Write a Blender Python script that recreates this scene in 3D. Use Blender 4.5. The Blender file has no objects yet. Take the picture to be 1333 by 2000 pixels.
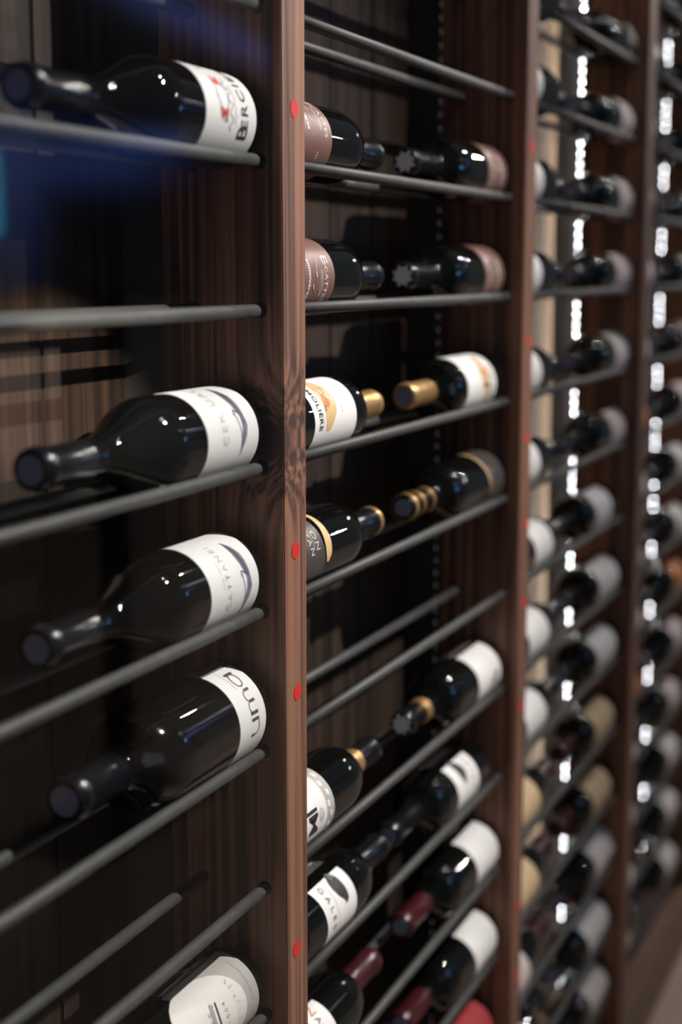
import bpy, bmesh, math, random
from mathutils import Vector
random.seed(7)
sc = bpy.context.scene
COL = sc.collection
PI = math.pi
S = 1.08                                   # metres per survey unit

# ------------------------------------------------------------------ camera
EYE = 1.55
YAW, PITCH = 0.40491, 0.15923
cam = bpy.data.cameras.new('camera')
cam_o = bpy.data.objects.new('camera', cam); COL.objects.link(cam_o)
cam_o.location = (0, -0.52485*S, EYE)
cam_o.rotation_euler = (PI/2 - PITCH, 0, YAW - PI/2)
cam.sensor_fit = 'VERTICAL'; cam.sensor_height = 36; cam.sensor_width = 24
cam.lens = 2950/2000*36
cam.clip_start = 0.02
cam.dof.use_dof = True
cam.dof.focus_distance = 1.40
cam.dof.aperture_fstop = 2.5
sc.camera = cam_o

# ------------------------------------------------------------------ light
sc.view_settings.view_transform = 'Standard'
sc.view_settings.look = 'None'
sc.view_settings.gamma = 1.0
sc.view_settings.use_curve_mapping = False
sc.view_settings.exposure = 0.0
world = bpy.data.worlds.new('room_ambient'); sc.world = world
world.use_nodes = True
world.node_tree.nodes['Background'].inputs[0].default_value = (0.80, 0.89, 1.0, 1)
world.node_tree.nodes['Background'].inputs[1].default_value = 0.078

def point(name, loc, watts, color, r=0.012):
    l = bpy.data.lights.new(name, 'POINT'); l.energy = watts; l.color = color; l.shadow_soft_size = r
    o = bpy.data.objects.new(name, l); o.location = loc; COL.objects.link(o)
# a track of ceiling spots along the rack and a second row across the room
for x, w in ((1.83, 8), (4.05, 62), (6.26, 52)):
    point('ceiling_spot', (x, -0.82, EYE + 1.40), w, (1.0, 0.91, 0.85))
for x in (3.9, 6.4, 8.6):
    point('ceiling_spot_far', (x, -2.95, EYE + 1.40), 45, (1.0, 0.93, 0.88))
kl = bpy.data.lights.new('track_spot', 'SPOT'); kl.energy = 350; kl.color = (1.0, 0.955, 0.915); kl.shadow_soft_size = 0.018
kl.spot_size = math.radians(58); kl.spot_blend = 1.0
klo = bpy.data.objects.new('track_spot', kl); klo.location = (2.02, -1.30, EYE + 1.50)
klo.rotation_euler = (Vector((1.12, 0, EYE - 0.86)) - klo.location).to_track_quat('-Z', 'Y').to_euler(); COL.objects.link(klo)
nl = bpy.data.lights.new('added_patch_spot', 'SPOT'); nl.energy = 1700; nl.color = (1.0, 0.86, 0.72); nl.shadow_soft_size = 0.02  # added lamp without a fixture, throws the light patch on the back boards
nl.spot_size = math.radians(2.6); nl.spot_blend = 0.2
nlo = bpy.data.objects.new('added_patch_spot', nl); nlo.location = (-1.5, -2.6, EYE + 1.02)
nlo.rotation_euler = (Vector((1.085, 0.16, EYE - 0.118)) - nlo.location).to_track_quat('-Z', 'Y').to_euler(); COL.objects.link(nlo)
al = bpy.data.lights.new('daylight_end_window', 'AREA'); al.shape = 'RECTANGLE'; al.size = 1.3; al.size_y = 1.6
al.energy = 5; al.color = (0.72, 0.80, 1.0)
alo = bpy.data.objects.new('daylight_end_window', al); alo.location = (-2.6, -1.5, 1.4)
alo.rotation_euler = Vector((1, 0.32, 0)).to_track_quat('-Z', 'Y').to_euler(); COL.objects.link(alo)

# ------------------------------------------------------------------ materials
def new_mat(name):
    m = bpy.data.materials.new(name); m.use_nodes = True
    return m, m.node_tree, m.node_tree.nodes['Principled BSDF']
def link(nt, a, b): nt.links.new(a, b)
def plain(name, col, rough=0.5, metal=0.0, spec=0.5, noise=0.0, nscale=60, coat=0.0):
    m, nt, b = new_mat(name)
    b.inputs['Base Color'].default_value = (*col, 1); b.inputs['Roughness'].default_value = rough
    b.inputs['Metallic'].default_value = metal; b.inputs['Specular IOR Level'].default_value = spec
    b.inputs['Coat Weight'].default_value = coat
    if noise > 0:
        tc = nt.nodes.new('ShaderNodeTexCoord'); nz = nt.nodes.new('ShaderNodeTexNoise')
        nz.inputs['Scale'].default_value = nscale; nz.inputs['Detail'].default_value = 5
        link(nt, tc.outputs['Object'], nz.inputs['Vector'])
        cr = nt.nodes.new('ShaderNodeValToRGB')
        cr.color_ramp.elements[0].position = 0.3; cr.color_ramp.elements[1].position = 0.7
        cr.color_ramp.elements[0].color = (*[c*(1-noise) for c in col], 1)
        cr.color_ramp.elements[1].color = (*[min(1, c*(1+noise)) for c in col], 1)
        link(nt, nz.outputs['Fac'], cr.inputs['Fac']); link(nt, cr.outputs['Color'], b.inputs['Base Color'])
    return m
def math_n(nt, op, a, b=None, c=None):
    n = nt.nodes.new('ShaderNodeMath'); n.operation = op
    for i, v in enumerate((a, b, c)):
        if v is None: continue
        if isinstance(v, (int, float)): n.inputs[i].default_value = v
        else: link(nt, v, n.inputs[i])
    return n.outputs[0]
def wood(name, dark, mid, light, scale=(125, 125, 1.6), rough=0.6, knot=None, rnd=True, bump=0.25):
    m, nt, b = new_mat(name)
    tc = nt.nodes.new('ShaderNodeTexCoord'); vec = tc.outputs['Object']
    if rnd:
        oi = nt.nodes.new('ShaderNodeObjectInfo')
        cmb = nt.nodes.new('ShaderNodeCombineXYZ')
        r10 = math_n(nt, 'MULTIPLY', oi.outputs['Random'], 13.0)
        for i in range(3): link(nt, r10, cmb.inputs[i])
        ad = nt.nodes.new('ShaderNodeVectorMath'); ad.operation = 'ADD'
        link(nt, vec, ad.inputs[0]); link(nt, cmb.outputs[0], ad.inputs[1]); vec = ad.outputs[0]
    core = None
    if knot:
        sx = nt.nodes.new('ShaderNodeSeparateXYZ'); link(nt, vec, sx.inputs[0])
        q = []
        for i, (k, w) in enumerate(zip(knot, (0.035, 0.022, 0.026))):
            e = math_n(nt, 'DIVIDE', math_n(nt, 'SUBTRACT', sx.outputs[i], k), w)
            q.append(math_n(nt, 'MULTIPLY', e, e))
        d2 = math_n(nt, 'ADD', math_n(nt, 'ADD', q[0], q[1]), q[2])
        g = math_n(nt, 'POWER', 2.718, math_n(nt, 'MULTIPLY', d2, -0.45))
        core = math_n(nt, 'POWER', 2.718, math_n(nt, 'MULTIPLY', d2, -1.7))
        cmb = nt.nodes.new('ShaderNodeCombineXYZ')
        link(nt, math_n(nt, 'ADD', sx.outputs[0], math_n(nt, 'MULTIPLY', g, 0.030)), cmb.inputs[0])
        link(nt, math_n(nt, 'ADD', sx.outputs[1], math_n(nt, 'MULTIPLY', g, 0.045)), cmb.inputs[1])
        link(nt, sx.outputs[2], cmb.inputs[2]); vec = cmb.outputs[0]
    mp = nt.nodes.new('ShaderNodeMapping'); mp.inputs['Scale'].default_value = scale
    link(nt, vec, mp.inputs['Vector'])
    n1 = nt.nodes.new('ShaderNodeTexNoise'); n1.inputs['Scale'].default_value = 1.0
    n1.inputs['Detail'].default_value = 4; n1.inputs['Distortion'].default_value = 0.3
    link(nt, mp.outputs[0], n1.inputs['Vector'])
    mp2 = nt.nodes.new('ShaderNodeMapping'); mp2.inputs['Scale'].default_value = (22, 22, 1.6)
    link(nt, vec, mp2.inputs['Vector'])
    n2 = nt.nodes.new('ShaderNodeTexNoise'); n2.inputs['Scale'].default_value = 1.0; n2.inputs['Detail'].default_value = 3
    link(nt, mp2.outputs[0], n2.inputs['Vector'])
    f = math_n(nt, 'ADD', math_n(nt, 'MULTIPLY', n1.outputs['Fac'], 0.75), math_n(nt, 'MULTIPLY', n2.outputs['Fac'], 0.25))
    if core is not None: f = math_n(nt, 'SUBTRACT', f, math_n(nt, 'MULTIPLY', core, 0.22))
    cr = nt.nodes.new('ShaderNodeValToRGB'); e = cr.color_ramp.elements
    e[0].position = 0.41; e[0].color = (*dark, 1); e[1].position = 0.585; e[1].color = (*light, 1)
    x = e.new(0.50); x.color = (*mid, 1)
    link(nt, f, cr.inputs['Fac']); link(nt, cr.outputs['Color'], b.inputs['Base Color'])
    b.inputs['Roughness'].default_value = rough
    bp = nt.nodes.new('ShaderNodeBump'); bp.inputs['Strength'].default_value = bump; bp.inputs['Distance'].default_value = 0.0015
    link(nt, f, bp.inputs['Height']); link(nt, bp.outputs[0], b.inputs['Normal'])
    return m

M = {}
WD, WM, WL = (0.055, 0.025, 0.017), (0.180, 0.079, 0.048), (0.275, 0.127, 0.074)
M['post'] = wood('upright_wood', WD, WM, WL)
M['post_knot'] = wood('upright_wood_knot', WD, WM, WL, knot=(-0.018, 0.010, 0), rnd=False)
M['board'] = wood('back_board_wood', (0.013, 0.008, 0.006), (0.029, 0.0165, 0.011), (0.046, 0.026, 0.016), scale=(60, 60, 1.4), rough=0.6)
M['pale'] = wood('back_board_wood_lit', (0.66, 0.41, 0.25), (0.80, 0.53, 0.33), (0.86, 0.62, 0.42), scale=(120, 60, 0.8), rough=0.6)  # same back board wood, with the strip light put into a brighter colour
M['batten'] = plain('dark_batten', (0.035, 0.032, 0.030), 0.7)
M['plinth'] = wood('plinth_wood', (0.13, 0.075, 0.05), (0.20, 0.115, 0.08), (0.25, 0.145, 0.10), scale=(2.2, 120, 120))
M['rod'] = plain('painted_rod', (0.043, 0.044, 0.042), 0.58, 0.0, 0.5, noise=0.18, nscale=45)
M['hole'] = plain('drilled_hole', (0.012, 0.009, 0.008), 0.9)
M['red'] = plain('red_sticker', (0.62, 0.016, 0.012), 0.55)
M['glass_dark'] = plain('bottle_glass_black', (0.003, 0.003, 0.003), 0.016, 0, 0.38)
M['glass_green'] = plain('bottle_glass_green', (0.0028, 0.0034, 0.0030), 0.016, 0, 0.38)
M['floor'] = plain('floor_stone', (0.44, 0.34, 0.27), 0.6, noise=0.10, nscale=7)
M['wallb'] = plain('wall_dark', (0.03, 0.026, 0.024), 0.8)
M['white'] = plain('label_paper_white', (0.74, 0.72, 0.70), 0.55)
M['cream'] = plain('label_paper_cream', (0.70, 0.65, 0.61), 0.55)
M['greyp'] = plain('label_paper_greybeige', (0.40, 0.375, 0.345), 0.5)
M['kraft'] = plain('label_paper_kraft', (0.58, 0.42, 0.24), 0.6, noise=0.08, nscale=40)
M['brown'] = plain('label_paper_brown', (0.165, 0.083, 0.067), 0.42)
M['pinkish'] = plain('label_paper_pinkish', (0.60, 0.50, 0.48), 0.6)
M['charcoal'] = plain('label_paper_charcoal', (0.055, 0.046, 0.042), 0.42)
M['redl'] = plain('label_paper_red', (0.36, 0.045, 0.05), 0.5)
M['orange'] = plain('label_paper_orange', (0.55, 0.16, 0.03), 0.5)
M['backl'] = plain('back_label_taupe', (0.21, 0.185, 0.175), 0.5)
M['gold'] = plain('gold_foil', (0.62, 0.37, 0.15), 0.34, 0.75)
M['goldp'] = plain('gold_print', (0.60, 0.40, 0.19), 0.5)
M['black_ink'] = plain('ink_black', (0.018, 0.016, 0.016), 0.6)
M['grey_ink'] = plain('ink_grey', (0.30, 0.29, 0.285), 0.6)
M['pale_ink'] = plain('ink_pale_grey', (0.44, 0.43, 0.42), 0.6)
M['white_ink'] = plain('ink_white', (0.66, 0.60, 0.56), 0.55)
M['dusk_ink'] = plain('ink_dusty_rose', (0.36, 0.22, 0.185), 0.55)
M['purple_ink'] = plain('ink_purple', (0.155, 0.125, 0.205), 0.6, noise=0.35, nscale=120)
M['plum_ink'] = plain('ink_dark_plum', (0.050, 0.036, 0.044), 0.6)
M['red_ink'] = plain('ink_red', (0.62, 0.07, 0.04), 0.6)
M['orange_ink'] = plain('ink_orange', (0.66, 0.22, 0.05), 0.6)
M['tan_ink'] = plain('ink_bronze', (0.42, 0.22, 0.10), 0.6)
M['umber_ink'] = plain('ink_umber', (0.06, 0.042, 0.036), 0.6)
M['cap_black'] = plain('capsule_black', (0.006, 0.0065, 0.008), 0.20, 0.0, 0.5)
M['cap_red'] = plain('capsule_dark_red', (0.050, 0.008, 0.011), 0.28)
M['cap_top'] = plain('capsule_top_blue_grey', (0.20, 0.21, 0.31), 0.5)
M['cap_top_pale'] = plain('capsule_top_pale', (0.80, 0.82, 0.90), 0.5)
M['tape'] = plain('led_tape', (0.05, 0.052, 0.052), 0.6)
def emit(name, col, strength):
    m, nt, b = new_mat(name)
    b.inputs['Base Color'].default_value = (0.3, 0.3, 0.3, 1)
    b.inputs['Emission Color'].default_value = (*col, 1); b.inputs['Emission Strength'].default_value = strength
    return m
M['led_on'] = emit('led_diode_lit', (0.90, 0.96, 1.0), 80.0)
M['led_dim'] = emit('led_diode_dim', (0.85, 0.93, 1.0), 0.30)
def glass_pane():
    m = bpy.data.materials.new('door_glass'); m.use_nodes = True; nt = m.node_tree; nt.nodes.clear()
    out = nt.nodes.new('ShaderNodeOutputMaterial'); mix = nt.nodes.new('ShaderNodeMixShader')
    tr = nt.nodes.new('ShaderNodeBsdfTransparent'); gl = nt.nodes.new('ShaderNodeBsdfGlossy'); gl.inputs['Roughness'].default_value = 0.02
    tr.inputs[0].default_value = (0.985, 0.99, 0.99, 1)
    lw = nt.nodes.new('ShaderNodeLayerWeight'); lw.inputs['Blend'].default_value = 0.5
    p5 = math_n(nt, 'POWER', lw.outputs['Facing'], 5.0)
    f = math_n(nt, 'ADD', math_n(nt, 'MULTIPLY', p5, 0.28), 0.012)
    link(nt, f, mix.inputs[0]); link(nt, tr.outputs[0], mix.inputs[1]); link(nt, gl.outputs[0], mix.inputs[2])
    link(nt, mix.outputs[0], out.inputs[0])
    return m
M['door_glass'] = glass_pane()

# ------------------------------------------------------------------ helpers
def obj(name, mesh, mat=None, parent=None, loc=(0, 0, 0), rot=(0, 0, 0)):
    o = bpy.data.objects.new(name, mesh); COL.objects.link(o)
    if mat is not None and mesh is not None and len(mesh.materials) == 0: mesh.materials.append(mat)
    o.location = loc; o.rotation_euler = rot
    if parent is not None: o.parent = parent
    return o
def tag(o, label, cat, group=None):
    o['label'] = label; o['category'] = cat
    if group: o['group'] = group
    return o
def struct(o, label, cat):
    o['kind'] = 'structure'; o['label'] = label; o['category'] = cat; return o
def to_mesh(bm, name, smooth=False):
    me = bpy.data.meshes.new(name); bm.to_mesh(me); bm.free()
    if smooth:
        for p in me.polygons: p.use_smooth = True
    return me
def box_mesh(name, x0, x1, y0, y1, z0, z1, bevel=0.0):
    bm = bmesh.new(); bmesh.ops.create_cube(bm, size=1)
    for v in bm.verts:
        v.co = Vector((x0 + (v.co.x+.5)*(x1-x0), y0 + (v.co.y+.5)*(y1-y0), z0 + (v.co.z+.5)*(z1-z0)))
    if bevel: bmesh.ops.bevel(bm, geom=bm.edges[:], offset=bevel, segments=2, affect='EDGES')
    return to_mesh(bm, name)
def cyl_x(name, r, x0, x1, n=16):
    bm = bmesh.new(); rings = []
    for x in (x0, x1):
        rings.append([bm.verts.new((x, r*math.cos(2*PI*i/n), r*math.sin(2*PI*i/n))) for i in range(n)])
    for i in range(n):
        f = bm.faces.new((rings[0][i], rings[1][i], rings[1][(i+1) % n], rings[0][(i+1) % n])); f.smooth = True
    bm.faces.new(rings[0]); bm.faces.new(rings[1][::-1])
    bmesh.ops.recalc_face_normals(bm, faces=bm.faces)
    return to_mesh(bm, name)
def lathe_x(name, prof, n=40, sharp=35):
    """surface of revolution about +X; prof = [(x, r)...]"""
    bm = bmesh.new(); rings = []
    for x, r in prof:
        if r < 1e-6: rings.append([bm.verts.new((x, 0, 0))])
        else: rings.append([bm.verts.new((x, r*math.cos(2*PI*i/n), r*math.sin(2*PI*i/n))) for i in range(n)])
    for a, b in zip(rings, rings[1:]):
        if len(a) == 1 and len(b) == 1: continue
        for i in range(n):
            j = (i+1) % n
            if len(a) == 1: f = bm.faces.new((a[0], b[i], b[j]))
            elif len(b) == 1: f = bm.faces.new((a[i], b[0], a[j]))
            else: f = bm.faces.new((a[i], b[i], b[j], a[j]))
            f.smooth = True
    bmesh.ops.recalc_face_normals(bm, faces=bm.faces)
    for e in bm.edges:
        if len(e.link_faces) == 2 and e.calc_face_angle(0) > math.radians(sharp): e.smooth = False
    return to_mesh(bm, name)

# ------------------------------------------------------------------ rack dimensions (surveyed)
P = 0.68*S; X1 = 1.10633*S; T = 0.04389*S; YF = 0.0205*S; YB = 0.08134*S; YM = (YF+YB)/2; D = 0.150*S; DP = 0.111*S
ROD_R = 0.0058
rowz = {0: .20452, 1: .08518, 2: -.03285, 3: -.16083, 4: -.28154, 5: -.40283, 6: -.52538, 7: -.64108, 8: -.76374, 9: -.88345}
for r in (10, 11, 12): rowz[r] = rowz[r-1] - 0.1205
for r in (-1, -2, -3): rowz[r] = rowz[r+1] + 0.120
ROWS = sorted(rowz)
RZ = {r: EYE + z*S for r, z in rowz.items()}
PL_TOP = EYE - 1.317*S
TOP = EYE + 0.78
def L(b): return X1 + (b-1)*P            # left face of the upright closing bay b on its right
BAYS = (1, 2, 3, 4)

# ------------------------------------------------------------------ setting
struct(obj('floor', box_mesh('floor', -4, 9, -5, 0.5, -0.05, 0), M['floor']), 'pale beige stone floor running along the foot of the rack', 'floor')
struct(obj('wall_back', box_mesh('wall_back', -1, 6.5, D+0.022, D+0.10, 0, 2.9), M['wallb']), 'dark wall the wine rack is built against', 'wall')

# ------------------------------------------------------------------ the rack
rack = obj('wine_rack', None); rack.location = (2.3, 0.06, 0)
tag(rack, 'dark wooden wine rack with uprights, steel rods and vertical board back', 'wine rack')
off = Vector((-2.3, -0.06, 0))
def rp(name, mesh, mat, loc, parent=None, **k):
    if parent is None: return obj(name, mesh, mat, rack, Vector(loc)+off, **k)
    return obj(name, mesh, mat, parent, loc, **k)
sticker_me = None
def disc_y(name, r, th, n=24):
    bm = bmesh.new()
    a = [bm.verts.new((r*math.cos(2*PI*i/n), 0, r*math.sin(2*PI*i/n))) for i in range(n)]
    b = [bm.verts.new((r*math.cos(2*PI*i/n), -th, r*math.sin(2*PI*i/n))) for i in range(n)]
    for i in range(n): bm.faces.new((a[i], a[(i+1) % n], b[(i+1) % n], b[i]))
    bm.faces.new(a); bm.faces.new(b[::-1]); bmesh.ops.recalc_face_normals(bm, faces=bm.faces)
    return to_mesh(bm, name)
sticker_me = disc_y('red_sticker', 0.0072*S, 0.0004)
post_me = box_mesh('upright', 0, T, 0, DP, 0, TOP-PL_TOP, 0.0012)
hole_me = cyl_x('rod_hole', ROD_R*1.16, -0.0004, 0.001, 20)
KZ = EYE - 0.1385*S - PL_TOP
stick = {1: [(1.12908, .12712), (1.12728, -.23215), (1.13014, -.35545), (1.12573, -.58554)],
         2: [(1.8103, .14616), (1.8116, -.08761), (1.8134, -.20768), (1.8142, -.31589), (1.8121, -.41693), (1.8099, -.5526), (1.8119, -.8244), (1.8164, -.9246)]}
for k in range(0, 5):
    me = post_me
    if k == 1:
        me = post_me.copy(); me.materials.clear()
        me.transform(__import__('mathutils').Matrix.Translation((-0.018, 0, -KZ)))
        u = rp('upright', me, M['post_knot'], (L(1)+0.018, 0, PL_TOP+KZ)); base = Vector((L(1)+0.018, 0, PL_TOP+KZ))
    else:
        u = rp('upright', me, M['post'], (L(k), 0, PL_TOP)); base = Vector((L(k), 0, PL_TOP))
    for sx, sz in stick.get(k, []):
        rp('red_sticker', sticker_me, M['red'], Vector((sx*S, -0.0001, EYE+sz*S))-base, u)
    if k in (1, 2):
        for r in ROWS:
            for y in (YF, YB):
                rp('rod_hole', hole_me, M['hole'], Vector((L(k), y, RZ[r]))-base, u)
rod_me = cyl_x('rod', ROD_R, 0, P-T, 16)
for b in BAYS:
    for r in ROWS:
        for y in (YF, YB):
            rp('rod', rod_me, M['rod'], (L(b)-P+T, y, RZ[r]))
# back boards: full-width planks, then a dark recessed batten in the right-hand corner of every bay
BW = 0.123*S
bcache = {}
def board(x0, x1, y, mat, name='back_board'):
    key = (round(x1-x0, 4), mat.name)
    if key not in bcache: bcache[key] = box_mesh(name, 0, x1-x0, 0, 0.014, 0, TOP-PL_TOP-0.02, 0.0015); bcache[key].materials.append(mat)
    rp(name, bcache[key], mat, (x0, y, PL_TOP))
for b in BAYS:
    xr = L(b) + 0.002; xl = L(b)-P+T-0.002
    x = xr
    mat = M['pale'] if b >= 3 else M['board']  # bays with lit strips take the copy with light in its colour
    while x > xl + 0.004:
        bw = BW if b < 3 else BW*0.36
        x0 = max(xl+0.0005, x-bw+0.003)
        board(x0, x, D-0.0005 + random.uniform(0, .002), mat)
        x -= bw
batten_me = box_mesh('corner_batten', 0.003, T-0.003, DP, D+0.002, 0, TOP-PL_TOP-0.02)
for k in range(5): rp('corner_batten', batten_me, M['batten'], (L(k), 0, PL_TOP))
rp('top_plank', box_mesh('top_plank', L(0)-0.02, L(4)+T+0.02, -0.004, D+0.02, 0, 0.03, 0.002), M['post'], (0, 0, TOP))
rp('plinth', box_mesh('plinth', L(0)-0.02, L(4)+T+0.02, 0.0, D+0.02, 0, PL_TOP, 0.002), M['plinth'], (0, 0, 0))

# ------------------------------------------------------------------ bottles
def smooth(a, b, n, f):
    return [f(a + (b-a)*i/n, i/n) for i in range(n+1)]
def profile(kind):
    if kind == 'bordeaux': R, Lb, h1, h2, rn = 0.0375, 0.290, 0.154, 0.206, 0.0142
    elif kind == 'bordeaux_tall': R, Lb, h1, h2, rn = 0.0375, 0.290, 0.174, 0.210, 0.0142
    elif kind == 'burgundy': R, Lb, h1, h2, rn = 0.0405, 0.297, 0.138, 0.224, 0.0148
    elif kind == 'squat': R, Lb, h1, h2, rn = 0.0450, 0.270, 0.148, 0.196, 0.0165
    pr = [(0.022, 0.0), (0.018, R*.25), (0.008, R*.55), (0.001, R*.78), (0.0, R*.86), (0.0012, R*.94), (0.005, R*.99), (0.010, R)]
    pr += [(0.012, R)] + [(0.02*i, R) for i in range(1, int((h1-0.004)/0.02)+1)] + [(h1-0.002, R), (h1-0.0008, R)]
    if kind == 'burgundy':
        for i in range(0, 15):
            t = i/14; s = 0.5+0.5*math.cos(PI*t**0.92)
            pr.append((h1 + (h2-h1)*t, rn + (R-rn)*s))
    else:
        for i in range(0, 15):
            t = i/14; s = math.sqrt(max(0, 1-(t*0.93)**2)) if t < .72 else None
            if s is None:
                s0 = math.sqrt(1-(.72*.93)**2); u = (t-.72)/.28; s = s0*(1-u)**1.7
            pr.append((h1 + (h2-h1)*t, rn + (R-rn)*s))
    pr += [(h2+0.012, rn*0.985), (Lb-0.012, rn*0.97), (Lb-0.001, rn*0.97), (Lb-0.0005, rn*.5), (Lb-0.0005, 0)]
    return pr, dict(R=R, L=Lb, h1=h1, h2=h2, rn=rn)
KIND = {}
for k in ('bordeaux', 'bordeaux_tall', 'burgundy', 'squat'):
    pr, d = profile(k); d['mesh'] = lathe_x('bottle_glass_'+k, pr)
    d['mesh_g'] = d['mesh'].copy()
    rn, Lb, h2 = d['rn'], d['L'], d['h2']; rc = rn+0.0006
    def cap(x0, lip=True):
        c = [(x0, rc-0.0004), (x0+0.0003, rc+0.0002), (Lb-0.016, rc), (Lb-0.0145, rc+0.0012), (Lb-0.006, rc+0.0013), (Lb-0.0045, rc+0.0002), (Lb-0.0006, rc), (Lb+0.0004, rc-0.0012)]
        return lathe_x('capsule_'+k, c + [(Lb+0.0006, rc*0.70), (Lb+0.0006, 0)], 28, 50)
    d['cap'] = cap(h2+0.006); d['cap_short'] = cap(Lb-0.05)
    d['top'] = lathe_x('capsule_top_'+k, [(Lb+0.0004, rc*0.72), (Lb+0.0011, rc*0.70), (Lb+0.0011, 0)], 24)
    bm = bmesh.new()
    sv = [[bm.verts.new((x, rc*(0.86 if i % 2 else 0.60)*math.cos(PI*i/8), rc*(0.86 if i % 2 else 0.60)*math.sin(PI*i/8))) for i in range(16)] for x in (Lb+0.0004, Lb+0.0012)]
    for i in range(16): bm.faces.new((sv[0][i], sv[0][(i+1) % 16], sv[1][(i+1) % 16], sv[1][i]))
    bm.faces.new(sv[1]); bmesh.ops.recalc_face_normals(bm, faces=bm.faces); d['star'] = to_mesh(bm, 'capsule_star')
    d['band'] = lathe_x('band_'+k, [(0, rc+0.0002), (0.0004, rc+0.0007), (0.0056, rc+0.0007), (0.006, rc+0.0002)], 28)
    d['band_wide'] = lathe_x('band_wide_'+k, [(0, rc+0.0002), (0.0004, rc+0.0007), (0.0186, rc+0.0007), (0.019, rc+0.0002)], 28)
    d['band_lip'] = lathe_x('band_lip_'+k, [(0, rc+0.0014), (0.0004, rc+0.0018), (0.0076, rc+0.0018), (0.008, rc+0.0008)], 28)
    KIND[k] = d
pcache = {}
def patch(R, x0, x1, p0, p1, dr=0.00025):
    key = (R, round(x0, 4), round(x1, 4), round(p0, 2), round(p1, 2), dr)
    n = max(6, int(abs(p1-p0)/5)); bm = bmesh.new(); r = R+dr
    rings = []
    for rr in (r, R-0.0006):
        rings.append([[bm.verts.new((x, -rr*math.cos(math.radians(p0+(p1-p0)*i/n)), rr*math.sin(math.radians(p0+(p1-p0)*i/n)))) for i in range(n+1)] for x in (x0, x1)])
    o, q = rings
    for i in range(n):
        f = bm.faces.new((o[0][i], o[1][i], o[1][i+1], o[0][i+1])); f.smooth = True
        bm.faces.new((o[0][i], o[0][i+1], q[0][i+1], q[0][i])); bm.faces.new((o[1][i], q[1][i], q[1][i+1], o[1][i+1]))
    for i in (0, n): bm.faces.new((o[0][i], o[1][i], q[1][i], q[0][i]))
    bmesh.ops.recalc_face_normals(bm, faces=bm.faces)
    for e in bm.edges:
        if len(e.link_faces) == 2 and e.calc_face_angle(0) > 1: e.smooth = False
    return to_mesh(bm, 'label')
def wrap(bm, R, phic, xc, dr):
    """flat drawing (u = reading direction, v = towards the neck) onto the bottle"""
    bmesh.ops.triangulate(bm, faces=bm.faces[:])
    us = [v.co.x for v in bm.verts]
    if us:
        u = math.floor(min(us)/0.003)*0.003
        while u < max(us):
            bmesh.ops.bisect_plane(bm, geom=bm.verts[:]+bm.edges[:]+bm.faces[:], plane_co=(u, 0, 0), plane_no=(1, 0, 0)); u += 0.003
    r = R+dr; ph0 = math.radians(phic)
    for v in bm.verts:
        ph = ph0 - v.co.x/R; x = xc+v.co.y
        v.co = Vector((x, -r*math.cos(ph), r*math.sin(ph)))
    for f in bm.faces:
        f.smooth = True
        c = f.calc_center_median(); f.normal_update()
        if f.normal.dot(Vector((0, c.y, c.z))) < 0: f.normal_flip()
def poly_bm(polys):
    bm = bmesh.new()
    for p in polys:
        vs = [bm.verts.new((a, b, 0)) for a, b in p]
        try: bm.faces.new(vs)
        except ValueError: pass
    return bm
def strokes(lines, bm=None):
    """lines: list of (points, width or widths)"""
    bm = bm or bmesh.new()
    for pts, w in lines:
        n = len(pts); ws = w if isinstance(w, (list, tuple)) else [w]*n; lr = []
        for i, (a, b) in enumerate(pts):
            p, q = pts[max(0, i-1)], pts[min(n-1, i+1)]; dx, dy = q[0]-p[0], q[1]-p[1]; l = math.hypot(dx, dy) or 1
            nx, ny = -dy/l*ws[i]/2, dx/l*ws[i]/2
            lr.append((bm.verts.new((a+nx, b+ny, 0)), bm.verts.new((a-nx, b-ny, 0))))
        for (a, b), (c, d) in zip(lr, lr[1:]): bm.faces.new((a, b, d, c))
    return bm
def ell(cx, cy, rx, ry, n=20, a0=0, a1=360):
    return [(cx+rx*math.cos(math.radians(a0+(a1-a0)*i/n)), cy+ry*math.sin(math.radians(a0+(a1-a0)*i/n))) for i in range(n+1)]
dg = None
def text_bm(txt, size, spacing=1.0, bold=0.0, xscale=1.0, shear=0.0, align='CENTER'):
    cu = bpy.data.curves.new('lettering', 'FONT'); cu.body = txt; cu.size = size; cu.align_x = align; cu.align_y = 'CENTER'
    cu.space_character = spacing; cu.offset = bold; cu.shear = shear; cu.resolution_u = 3
    o = bpy.data.objects.new('lettering', cu); COL.objects.link(o)
    deps = bpy.context.evaluated_depsgraph_get(); me = bpy.data.meshes.new_from_object(o.evaluated_get(deps))
    bm = bmesh.new(); bm.from_mesh(me)
    for v in bm.verts: v.co.x *= xscale
    bpy.data.objects.remove(o); bpy.data.curves.remove(cu); bpy.data.meshes.remove(me)
    return bm
def print_on(parent, bm, R, phic, xc, mat, dr=0.0005, name='lettering'):
    wrap(bm, R, phic, xc, dr)
    o = obj(name, to_mesh(bm, name), mat, parent); return o

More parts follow.
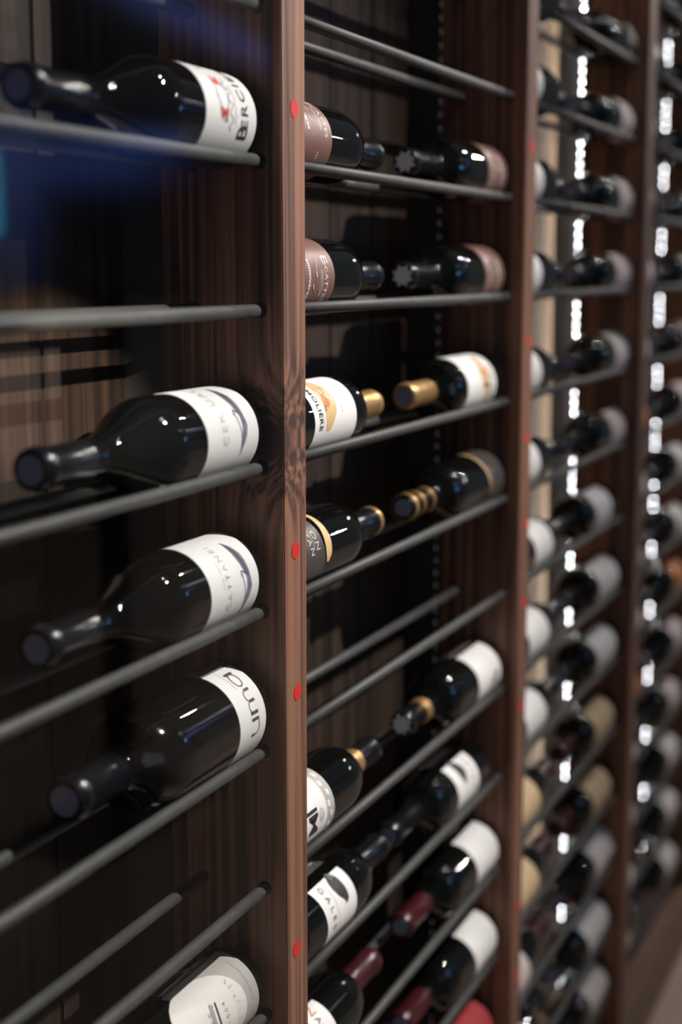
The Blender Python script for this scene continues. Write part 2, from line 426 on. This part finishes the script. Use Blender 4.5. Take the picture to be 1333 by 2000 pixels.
def bottle(bay, side, row, base, kind='bordeaux', lab=None, labmat=None, phi=(-75, 75), back=None, backmat=None,
           cap='cap_black', top='cap_top', bands=(), glass='glass_green', label='', tilt=0.0):
    """base: x of the bottle foot; side 'L' = neck to the right, 'R' = neck to the left. phi in bottle angle (0 = front, + = clockwise to the top when side L)"""
    d = KIND[kind]; R = d['R']
    zc = RZ[row] + math.sqrt((R+ROD_R)**2 - ((YB-YF)/2)**2)
    root = obj('wine_bottle', None, loc=(base, YM, zc), rot=(0, 0 if side == 'L' else PI, 0))
    tag(root, label, 'bottle', 'wine bottles lying on the rack rods')
    g = obj('glass', d['mesh'] if glass == 'glass_green' else d['mesh_g'], M[glass], root)
    if cap:
        key = 'cap_m_'+cap
        if key not in d: d[key] = d['cap'].copy(); d[key].materials.append(M[cap])
        c = obj('capsule', d[key], M[cap], root)
        tkey = 'top_m_'+top
        if tkey not in d: d[tkey] = (d['star'] if top == 'cap_top_pale' else d['top']).copy(); d[tkey].materials.append(M[top])
        obj('capsule_top', d[tkey], M[top], c)
        for bname, bx in bands:
            bo = obj('gold_band', d[bname], M['gold'], c, (bx, 0, 0))
    lo = None
    if lab:
        lo = obj('label', patch(R, lab[0], lab[1], *phi).copy(), M[labmat], root)
    if back:
        obj('back_label', patch(R, lab[0] if len(back) < 4 else back[2], lab[1] if len(back) < 4 else back[3], back[0], back[1]).copy(), M[backmat or 'backl'], root)
    return root, lo, R

def mk(bay, side, row, base, phi=(-70, 110), back=None, **k):
    """label angles given in the room: 0 = facing the aisle, 90 = straight up"""
    if side == 'R':
        phi = (-phi[1], -phi[0])
        if back: back = (-back[1], -back[0]) + tuple(back[2:])
    root, lo, R = bottle(bay, side, row, base, phi=phi, back=back, **k)
    def pr(bm, ph, x, mat, dr=0.0005, name='lettering'):
        return print_on(lo, bm, R, ph if side == 'L' else -ph, x, M[mat], dr, name)
    return root, lo, pr
RP = {b: L(b) for b in BAYS}              # panel face at the right end of a bay
LP = {b: L(b)-P+T for b in BAYS}          # panel face at the left end of a bay

# ---- first bay (behind the glass door), necks pointing left
_, _, pr = mk(1, 'R', 1, RP[1]-0.007, kind='burgundy', lab=(.013, .1015), labmat='white', phi=(-62, 120), glass='glass_dark',
  label='top bottle behind the glass, white label with red and black crest')
pr(text_bm('B', 0.0235, 1, 0.0003), -19, .035, 'black_ink'); pr(text_bm('ERCIER', 0.0170, 1.2, 0.0002), 29, .034, 'black_ink')
pr(text_bm('E', 0.011), -6, .067, 'grey_ink'); pr(text_bm('T', 0.013), 62, .074, 'grey_ink')
pr(strokes([(ell(0, 0, .0110, .0085), .0012)]), 20, .069, 'grey_ink', name='emblem')
pr(poly_bm([[(-.0195, -.0050), (-.0095, -.0075), (-.0110, 0), (-.0095, .0075), (-.0195, .0050), (-.0150, 0)], [(.0195, -.0050), (.0095, -.0075), (.0110, 0), (.0095, .0075), (.0195, .0050), (.0150, 0)]]), 20, .070, 'red_ink', name='emblem')
pr(strokes([([(-.024+.0035*i, .0035*math.sin(i*1.9)) for i in range(14)], .0014), ([(-.018+.003*i, -.007+.002*math.sin(i*2.6)) for i in range(12)], .0010)]), 16, .0575, 'grey_ink', name='emblem')

def lizard(pr, ph, x, flip=1):
    body = [([(-.036, .006), (-.028, .004), (-.019, .001), (-.010, -.002), (-.001, -.001), (.008, .001), (.018, .003), (.027, .006), (.036, .010)], [.0005, .0034, .0075, .0084, .0066, .0098, .0115, .0080, .0008])]
    pr(strokes([([(flip*a, b) for a, b in p], w) for p, w in body[:1]]), ph, x, 'purple_ink', name='brush_drawing')
    pr(strokes([([(flip*a, b+.0008) for a, b in [(-.001, -.001), (.009, .001), (.019, .003), (.028, .006), (.036, .010)]], [.0006, .0028, .0044, .0030, .0004]), ([(flip*a, b) for a, b in [(.002, .004), (.005, .010), (.000, .011)]], .0012),
                ([(flip*a, b) for a, b in [(.002, .010), (-.008, .0075), (-.018, .006), (-.026, .0055)]], .0008)]), ph, x, 'plum_ink', 0.0007, name='brush_drawing')
_, _, pr = mk(1, 'R', 3, RP[1]-0.007, kind='burgundy', lab=(.014, .106), labmat='white', phi=(-62, 125), glass='glass_dark',
  label='bottle behind glass, white label with purple lizard stroke, neck over the brown light patch')
lizard(pr, 28, .040); pr(text_bm('CEK UAL', 0.0125, 1.35), 38, .074, 'pale_ink')
_, _, pr = mk(1, 'R', 4, RP[1]-0.007, kind='burgundy', lab=(.016, .104), labmat='white', phi=(-62, 104), glass='glass_dark',
  label='bottle behind glass, white label with slim dark stroke, just above the uma bottle')
lizard(pr, 14, .036, 1); pr(text_bm('CATTANEI', 0.0105, 1.35), 22, .070, 'pale_ink'); pr(text_bm('vino rosso', 0.005, 1.2), 24, .080, 'pale_ink')
_, _, pr = mk(1, 'R', 5, RP[1]-0.004, kind='squat', lab=(.016, .066), labmat='white', phi=(-62, 80), back=(81, 165, .016, .066), glass='glass_dark',
  label='squat bottle with narrow white label reading uma behind glass')
h = .0135
def arc(cx, cy, rx, ry, a0, a1, n=10): return ell(cx, cy, rx, ry, n, a0, a1)
uma = []
uma += [([(-.0340, h*.98), (-.0340, h*.55)], .0026), ([(-.0340, h*.55)]+arc(-.0265, h*.45, .0075, h*.45, 180, 270)+[(-.0200, h*.03)], .0011), ([(-.0185, 0), (-.0185, h)], .0030)]
uma += [([(-.0120, 0), (-.0120, h)], .0030), (arc(-.0060, h*.55, .0060, h*.43, 180, 0), .0011), ([(0, 0), (0, h*.62)], .0028), (arc(.0060, h*.55, .0060, h*.43, 180, 0), .0011), ([(.0120, 0), (.0120, h*.62)], .0028)]
uma += [(ell(.0255, h*.5, .0085, h*.47, 24), .0013), ([(.0350, 0), (.0350, h*1.02)], .0032)]
uma = [([(a*.9, c) for a, c in p], w) for p, w in uma]
pr(strokes(uma), 27, .030, 'umber_ink')
pr(strokes([([(.012, .017), (.036, .0185)], .0004)]), 31, .030, 'grey_ink')
_, _, pr = mk(1, 'R', 7, RP[1]-0.007, lab=(.017, .119), labmat='greyp', phi=(-62, 100), back=(103, 112, .03, .112), backmat='backl', glass='glass_dark',
  label='lowest bottle behind glass, grey-beige label with dark badge and curved stripe')
pr(poly_bm([ell(.004, .040, .046, .058, 28)]), 14, .058, 'cream', 0.0004, name='print')
pr(poly_bm([[(.046, -.003), (.0625, -.003), (.0625, .005), (.046, .005)]]), 36, .055, 'black_ink', 0.0007, name='badge')
pr(strokes([(arc(.004, .0, .034, .040, 60, 140, 14), .0052)]), 12, .058, 'grey_ink', 0.0007, name='print')
pr(strokes([(arc(.004, -.002, .034, .034, 62, 138, 14), .0022)]), 12, .058, 'umber_ink', 0.0008, name='print')
pr(text_bm('1004', .0075, 1.5), 20, .076, 'grey_ink', .0007); pr(text_bm('ROUTIER', .0075, 1.4), 26, .055, 'white_ink', .0008); pr(text_bm('SAVE', .009, 1.6), 16, .100, 'grey_ink', .0007)
pr(text_bm('produit de france 75 cl', .0042, 1.1), 40, .030, 'grey_ink', .0007)

# ---- second bay
def escattes(pr, ph, side):
    pr(text_bm('E', .0185, 1, .0002), ph+25, .0825, 'white_ink'); pr(text_bm('SCATTES', .0098, 1.05, .00005), ph-9, .0815, 'white_ink')
    pr(strokes([(ell(-.001, 0, .013, .0028), .0005), ([(-.012, .001), (-.004, -.001), (.002, .0015), (.010, -.001)], .0006)]), ph-12, .0715, 'white_ink', name='scroll')
    pr(text_bm('sommières', .0085, 1.0, .00025), ph-4, .0440, 'white_ink'); pr(text_bm('languedoc', .0048, 1.25), ph-4, .0370, 'dusk_ink')
    pr(strokes([([(-.018, .060), (-.010, .0605), (-.003, .058)], [.0006, .003, .0012]), ([(.002, .059), (.006, .062)], .0009), ([(.007, .051), (.012, .0545), (.017, .061)], [.0014, .0016, .0008]),
                (ell(.010, .064, .003, .0022, 10), .0005), (ell(.021, .051, .004, .003, 10), .0006), (ell(.017, .046, .005, .002, 10), .0005)]), ph, 0, 'dusk_ink', name='drawing')
    pr(strokes([([(-.004, .0585), (.001, .0595)], .0018), ([(.0075, .0515), (.0125, .055)], .0013)]), ph, 0, 'white_ink', .0007, name='drawing')
_, _, pr = mk(2, 'L', 1, LP[2]+0.004, lab=(.012, .0955), labmat='brown', phi=(-80, 160),
  label='brown-labelled bottle reading Escattes beside the first post, upper of the two')
escattes(pr, 42, 'L'); pr(text_bm('Hérault', .0060, 1.1), -34, .066, 'white_ink')
_, _, pr = mk(2, 'L', 2, LP[2]+0.004, lab=(.012, .1015), labmat='brown', phi=(-80, 160),
  label='brown-labelled bottle reading Escattes and sommières beside the first post, lower of the two')
escattes(pr, 2, 'L')
def moliere(pr, ph):
    pr(text_bm('Molière'.upper(), .0105, 1.1, .0002), ph-14, .0690, 'black_ink')
    pr(strokes([([(-.044, .065), (-.040, .071), (-.036, .069), (-.034, .062), (-.030, .070), (-.028, .060)], .0012)]), ph, 0, 'black_ink', name='flourish')
    pr(poly_bm([[(-.036, .080), (-.036, .090), (-.012, .108), (.006, .113), (.016, .108), (.033, .092), (.033, .082), (.010, .0815), (-.012, .0815)]]), ph, 0, 'goldp', .0004, name='gold_panel')
    pr(text_bm('EN SCENE', .0046, 1.9), ph, .1215, 'grey_ink'); pr(text_bm('rouge', .005, 1.3, shear=.4), ph-32, .0765, 'pale_ink')
    pr(poly_bm([[(-.006, .090), (.000, .0975), (.007, .0985), (.0105, .092), (.0085, .084), (.002, .086)]]), ph, 0, 'orange_ink', .0007, name='painted_dress')
    pr(strokes([([(.001, .0955), (.0095, .090)], .0006), ([(.000, .092), (.0085, .0865)], .0006), ([(.003, .097), (.0100, .0935)], .0006)]), ph, 0, 'red_ink', .0009, name='painted_dress')
    pr(poly_bm([ell(-.007, .0925, .0028, .0024, 12), ell(.003, .1045, .0024, .0022, 12), [(-.005, .094), (-.001, .0995), (.003, .102), (.001, .097)]]), ph, 0, 'white_ink', .0008, name='painted_figure')
    pr(strokes([([(-.010, .0945), (-.006, .0975), (-.003, .096)], .001), ([(.008, .086), (.014, .083), (.012, .088)], .001)]), ph, 0, 'umber_ink', .0008, name='painted_figure')
_, _, pr = mk(2, 'L', 3, LP[2]+0.004, lab=(.055, .157), labmat='white', phi=(-44, 122), kind='bordeaux_tall', cap='gold', top='gold',
  label='bottle reading Molière with gold panel label and gold capsule beside the first post')
moliere(pr, 37)
_, _, pr = mk(2, 'L', 4, LP[2]+0.004, lab=(.012, .078), labmat='charcoal', phi=(-25, 120), bands=(('band', .2185), ('band_lip', .2795)),
  label='black bottle with gold crescent label beside the first post, capsule with two gold rings')
pr(strokes([([(-.050, .086), (-.034, .090), (-.018, .0915), (-.004, .091), (.010, .089), (.022, .0865), (.030, .084)], [.003, .006, .008, .011, .014, .013, .004])]), 36, 0, 'goldp', .0006, name='gold_crescent')
pr(text_bm('ON', .0125, 1.2, -.0001), 28, .064, 'white_ink'); pr(text_bm('YAN', .0110, 1.25, -.0001), 26, .050, 'white_ink'); pr(strokes([([(-.030, .0), (-.02, .001), (-.012, -.002), (-.004, .001), (.004, -.002)], .0007)]), 20, .057, 'white_ink')
_, _, pr = mk(2, 'L', 6, LP[2]+0.004, lab=(.012, .100), labmat='white', phi=(-46, 102), bands=(('band_wide', .2190),),
  label='white label with grey band and big monogram beside the first post, gold-ringed neck')
pr(poly_bm([[(-.045, .0), (.050, .0), (.050, .0165), (-.045, .0165)]]), 28, .0825, 'greyp', .0004, name='grey_band')
pr(poly_bm([[(-.038+.011*i, .003+.004*(i % 2)), (-.032+.011*i, .002+.005*(i % 2)), (-.030+.011*i, .0075+.004*(i % 2)), (-.036+.011*i, .008+.004*(i % 2))] for i in range(8)]), 28, .0825, 'white', .0006, name='grey_band')
pr(text_bm('JM', .030, .85, .0004), 2, .048, 'black_ink'); pr(strokes([(ell(0, 0, .0070, .0055), .0005), (ell(0, 0, .0052, .0040), .0005), (ell(.001, .0005, .003, .0022), .0007)]), 4, .068, 'grey_ink', name='seal'); pr(text_bm('grand vin', .004, 1.2), 48, .062, 'pale_ink')
def gales(pr, ph):
    pr(text_bm('GALES', .0118, 1.6), ph, .072, 'umber_ink', .0006)
    pr(poly_bm([[(-.019, .101), (-.012, .096), (-.008, .0925), (.000, .091), (.009, .095), (.015, .102), (.021, .106), (.017, .113), (.008, .114), (-.002, .113), (-.010, .112), (-.018, .107)]]), ph+18, 0, 'black_ink', .0006, name='ink_drawing')
    pr(strokes([([(-.017, .103), (-.012, .108), (-.009, .109)], .0011), ([(-.014, .101), (-.009, .103)], .0008)]), ph+18, 0, 'pale_ink', .0008, name='ink_drawing')
    pr(strokes([([(-.026, 0), (.030, 0)], .0006)]), ph-8, .0835, 'pale_ink', .0006)
_, _, pr = mk(2, 'L', 7, LP[2]+0.033, lab=(.055, .131), labmat='white', phi=(-42, 68), back=(92, 150, .055, .131), backmat='cream',
  label='bottle reading Gales with black ink drawing beside the first post')
gales(pr, 26)
_, _, pr = mk(2, 'L', 8, LP[2]+0.008, lab=(.012, .107), labmat='white', phi=(-44, 80), back=(86, 150, .02, .105), backmat='backl', cap='cap_red', top='cap_red',
  label='bottle reading Nages at the bottom edge beside the first post, dark red capsule')
pr(text_bm('N', .0165, 1, .0002), 68, .085, 'tan_ink'); pr(text_bm('AGES', .0125, 1.15, .0001), 31, .0835, 'umber_ink'); pr(text_bm('CHATEAU DE', .0055, 1.4), 42, .067, 'grey_ink'); pr(text_bm('joseph torres', .006, 1.2), 24, .050, 'pale_ink')

_, _, pr = mk(2, 'R', 1, RP[2]-0.004, lab=(.020, .098), labmat='brown', phi=(-80, 96), top='cap_top_pale',
  label='brown-labelled bottle by the second post with pale starred capsule end, upper of the two')
escattes(pr, 10, 'R')
_, _, pr = mk(2, 'R', 2, RP[2]-0.010, lab=(.020, .098), labmat='brown', phi=(-80, 112), top='cap_top_pale',
  label='brown-labelled bottle by the second post with pale starred capsule end, lower of the two')
escattes(pr, 6, 'R')
_, _, pr = mk(2, 'R', 3, RP[2]-0.002, lab=(.055, .168), labmat='white', phi=(-60, 110), kind='bordeaux_tall', cap='gold', top='cap_top',
  label='bottle by the second post with white label, gold panel and gold capsule')
moliere(pr, 20)
_, _, pr = mk(2, 'R', 4, RP[2]-0.003, lab=(.012, .072), labmat='charcoal', phi=(-40, 125), bands=(('band', .2185), ('band', .252), ('band_lip', .2795)),
  label='black bottle with thin gold arc by the second post, capsule with gold rings')
pr(strokes([([(-.044, .070), (-.030, .073), (-.014, .075), (.002, .075), (.018, .073), (.030, .070)], [.002, .004, .005, .006, .006, .002])]), 60, 0, 'goldp', .0006, name='gold_crescent')
_, _, pr = mk(2, 'R', 6, RP[2]-0.004, lab=(.010, .103), labmat='white', phi=(-56, 84), back=(98, 150, .012, .10), backmat='pinkish', top='cap_top_pale', bands=(('band_wide', .2190),),
  label='bottle by the second post with two bright teal glints and gold-ringed neck')
pr(poly_bm([ell(0, 0, .009, .010, 12)]), -8, .045, 'pale_ink', name='print'); pr(text_bm('JM', .026, .85, .0003), -4, .030, 'grey_ink')
_, _, pr = mk(2, 'R', 7, RP[2]-0.048, lab=(.055, .137), labmat='white', phi=(-50, 70), back=(92, 150, .055, .137), backmat='pinkish',
  label='white-labelled bottle with black ink spot set back from the second post')
gales(pr, 28)
mk(2, 'R', 8, RP[2]-0.003, lab=(.008, .099), labmat='white', phi=(-54, 92), back=(99, 150, .02, .095), backmat='backl', cap='cap_red', top='cap_top',
  label='plain white-labelled bottle with red capsule low by the second post, upper of the pair')
mk(2, 'R', 9, RP[2]-0.003, lab=(.009, .100), labmat='white', phi=(-54, 92), back=(99, 150, .02, .095), backmat='backl', cap='cap_red', top='cap_top',
  label='plain white-labelled bottle with red capsule low by the second post, lower of the pair')
mk(2, 'R', 10, RP[2]-0.010, lab=(.012, .100), labmat='redl', phi=(-60, 90), cap='cap_red', top='cap_top',
  label='red-labelled bottle at the bottom edge by the second post')

# ---- third bay
ordn = {-2: 'topmost', -1: 'second', 0: 'third', 1: 'fourth', 2: 'fifth', 3: 'sixth', 4: 'seventh', 5: 'eighth', 6: 'ninth', 7: 'tenth', 8: 'eleventh', 9: 'twelfth', 10: 'thirteenth', 11: 'fourteenth', 12: 'fifteenth'}
b3L = {-1: (.004, .02, .08, 'charcoal'), 0: (.004, .012, .085, 'white'), 1: (.004, .012, .099, 'white'), 2: (.004, .012, .099, 'white'), 3: (.004, .012, .109, 'white'), 4: (.004, .012, .111, 'white'),
       5: (.044, .058, .149, 'white'), 6: (.050, .030, .134, 'white'), 7: (.046, .030, .132, 'white'), 8: (.030, .030, .126, 'kraft'), 9: (.030, .030, .128, 'kraft'), 10: (.012, .015, .108, 'pinkish'), 11: (.014, .015, .122, 'white'), 12: (.02, .02, .11, 'white')}
top3 = {-1: 'second', 0: 'third'}
cn = {'white': 'white', 'kraft': 'tan kraft', 'pinkish': 'dull pinkish', 'charcoal': 'charcoal', 'cream': 'cream', 'brown': 'brown', 'orange': 'orange', 'redl': 'red'}
def nth(rows, r): return ['topmost', 'second', 'third', 'fourth', 'fifth', 'sixth', 'seventh', 'eighth', 'ninth', 'tenth', 'eleventh', 'twelfth', 'thirteenth', 'fourteenth', 'fifteenth'][sorted(rows).index(r)]
for r, (db, a, c, m) in b3L.items():
    mk(3, 'L', r, LP[3]+db, lab=(a, c), labmat=m, phi=(-58, 100), cap='cap_red' if r in (8, 9, 10) else 'cap_black', top='cap_red' if r in (8, 9) else 'cap_top',
       label=f'bottle with {cn[m]} label just past the second post, {nth(b3L, r)} from the top')
b3R = {-1: (.012, .012, .07, 'charcoal'), 0: (.010, .020, .108, 'pinkish'), 1: (.006, .012, .106, 'pinkish'), 2: (.004, .012, .118, 'pinkish'), 3: (.004, .012, .108, 'cream'), 4: (.006, .018, .118, 'pinkish'),
       5: (.062, .050, .157, 'white'), 6: (.008, .034, .184, 'white'), 7: (.008, .038, .184, 'white'), 8: (.008, .041, .170, 'kraft'), 9: (.012, .045, .170, 'kraft'), 10: (.006, .012, .142, 'cream'), 11: (.012, .030, .195, 'white'), 12: (.010, .025, .145, 'cream')}
for r, (db, a, c, m) in b3R.items():
    dim = m in ('pinkish',)
    mk(3, 'R', r, RP[3]-db, lab=(a, min(c, .172)), kind='bordeaux_tall' if c > .150 else 'bordeaux', labmat=m, phi=(-62, 84) if not dim else (-70, 66), cap='cap_red' if r in (8, 9) else 'cap_black', top='cap_red' if r in (8, 9) else 'cap_top',
       label=f'bottle with {cn[m]} label against the third post, {nth(b3R, r)} from the top')
# ---- fourth bay
b4L = {r: 'white' for r in range(-2, 13)}
for r, m in {-2: 'charcoal', -1: 'charcoal', 0: 'brown', 1: 'brown', 2: 'pinkish', 3: 'pinkish', 4: 'orange', 5: 'pinkish', 6: 'pinkish', 7: 'cream', 8: 'orange', 9: 'cream', 10: 'pinkish', 11: 'cream', 12: 'pinkish'}.items():
    b4L[r] = m
for r, m in b4L.items():
    mk(4, 'L', r, LP[4]+0.006+0.008*(r % 3), lab=(.015, .105), labmat=m, phi=(-58, 96), cap='cap_red' if r in (5, 6, 8) else 'cap_black', top='cap_top',
       label=f'blurred bottle with {cn[m]} label just past the third post, {nth(b4L, r)} from the top')
b4R = {r: ('white' if r > 3 else 'charcoal') for r in range(-2, 13)}
b4R.update({3: 'brown', 4: 'pinkish', 5: 'cream', 6: 'cream', 7: 'orange', 8: 'pinkish', 9: 'pinkish', 10: 'cream', 11: 'cream', 12: 'cream'})
for r, m in b4R.items():
    mk(4, 'R', r, RP[4]-0.060-0.010*((r*7) % 4), lab=(.04, .148), labmat=m, phi=(-62, 84), cap='cap_black', top='cap_top',
       label=f'blurred bottle with {cn[m]} label at the right picture edge, {nth(b4R, r)} from the top')

# ------------------------------------------------------------------ light strips in the back corners
dio_me = {k: box_mesh('diode', -0.00045, 0, -0.0021, 0.0021, -0.0021, 0.0021) for k in ('led_on', 'led_dim')}
words = {2: 'faint unlit-looking light strip in the back corner by the second post', 3: 'bright white light strip in the back corner by the third post', 4: 'bright white light strip at the right picture edge'}
for b in (2, 3, 4):
    z0 = PL_TOP+0.02; z1 = TOP-0.03; x = L(b); y = 0.1065*S
    st = obj('light_strip', None, loc=(x-0.0035, y, z0), rot=(0, 0, -PI*0.39)); tag(st, words[b], 'light strip', 'light strips behind the bottles')
    obj('tape', box_mesh('tape', -0.0012, 0, -0.004, 0.004, 0, z1-z0), M['tape'], st)
    k = 'led_on' if b > 2 else 'led_dim'; n = int((z1-z0)/0.0175)
    for i in range(n):
        obj('diode', dio_me[k], M[k], st, (-0.0012, 0, 0.01+0.0175*i))

# ------------------------------------------------------------------ glass door over the first bay
door = obj('glass_door', None, loc=(L(1)-P/2, -0.008, 0)); tag(door, 'clear glass door covering the bay left of the first post', 'glass door')
obj('pane', box_mesh('pane', -P/2-0.25, P/2+0.002, -0.004, 0, 0.002, TOP), M['door_glass'], door)

# ------------------------------------------------------------------ unseen display, added so its blue glow is mirrored in the door
def screen_mat():
    m, nt, b = new_mat('added_display_glow'); b.inputs['Base Color'].default_value = (0.01, 0.01, 0.012, 1); b.inputs['Roughness'].default_value = 0.3
    tc = nt.nodes.new('ShaderNodeTexCoord'); sx = nt.nodes.new('ShaderNodeSeparateXYZ'); link(nt, tc.outputs['Object'], sx.inputs[0])
    def blob(cx, cz, wx, wz, slope):
        dx = math_n(nt, 'DIVIDE', math_n(nt, 'SUBTRACT', sx.outputs[0], cx), wx)
        dz = math_n(nt, 'DIVIDE', math_n(nt, 'SUBTRACT', math_n(nt, 'SUBTRACT', sx.outputs[2], cz), math_n(nt, 'MULTIPLY', math_n(nt, 'SUBTRACT', sx.outputs[0], cx), slope)), wz)
        return math_n(nt, 'POWER', 2.718, math_n(nt, 'MULTIPLY', math_n(nt, 'ADD', math_n(nt, 'MULTIPLY', dx, dx), math_n(nt, 'MULTIPLY', dz, dz)), -1.0))
    tot = None
    for u, zz, wu, wz, sl, amp in ((2.36, .195, .30, .055, .05, .8), (2.62, .245, .14, .025, .07, .9), (2.75, .50, .55, .040, -.08, .75), (2.15, .12, .10, .14, 0, .7)):  # glow shaped to give the blue smears reflected in the door
        t_ = math_n(nt, 'MULTIPLY', blob(SX(u)-SX(2.5), EYE+zz*S*k, wu*S*k, wz*S*k, sl), amp)
        tot = t_ if tot is None else math_n(nt, 'ADD', tot, t_)
    cr = nt.nodes.new('ShaderNodeValToRGB'); e = cr.color_ramp.elements
    e[0].position = 0.02; e[0].color = (0.002, 0.003, 0.006, 1); e[1].position = 1.0; e[1].color = (0.055, 0.11, 0.40, 1)
    link(nt, tot, cr.inputs['Fac'])
    inx = math_n(nt, 'LESS_THAN', sx.outputs[0], SCR_EDGE); inz = math_n(nt, 'MULTIPLY', math_n(nt, 'GREATER_THAN', sx.outputs[2], SCR_Z0), math_n(nt, 'LESS_THAN', sx.outputs[2], SCR_Z1))
    mx = nt.nodes.new('ShaderNodeMix'); mx.data_type = 'RGBA'
    link(nt, math_n(nt, 'MULTIPLY', inx, inz), mx.inputs['Factor']); link(nt, cr.outputs['Color'], mx.inputs['A']); mx.inputs['B'].default_value = (0.14, 0.75, 1.2, 1)
    link(nt, mx.outputs['Result'], b.inputs['Emission Color']); b.inputs['Emission Strength'].default_value = 5.0
    return m
# mirrored position of the blue patch at 1.62 m behind the glass plane
k = (1.596+0.5668)/(1.08+0.5668)
SX = lambda u: u*S*k                       # survey coordinate on the plane one unit behind -> x on the display plane
scr = obj('added_display', None, loc=(SX(2.5), -1.62, 0)); tag(scr, 'unseen display added for the blue reflections in the glass door', 'display')
SCR_EDGE = SX(2.130)-SX(2.5); SCR_Z0 = EYE+0.057*S*k; SCR_Z1 = EYE+0.198*S*k
obj('panel', box_mesh('panel', SX(2.0)-SX(2.5), SX(3.14)-SX(2.5), 0.0, 0.006, EYE-0.05, EYE+0.66*S*k), screen_mat(), scr)
obj('casing', box_mesh('casing', SX(2.0)-SX(2.5)-.02, SX(3.14)-SX(2.5)+.02, -0.04, -0.001, EYE-0.07, EYE+0.66*S*k+.02, .004), M['cap_black'], scr)
obj('stand', box_mesh('stand', -.06, .06, -0.05, -0.02, 0.02, EYE-0.05, .004), M['cap_black'], scr)
obj('foot', box_mesh('foot', -.35, .35, -0.22, 0.12, 0, 0.02, .004), M['cap_black'], scr)
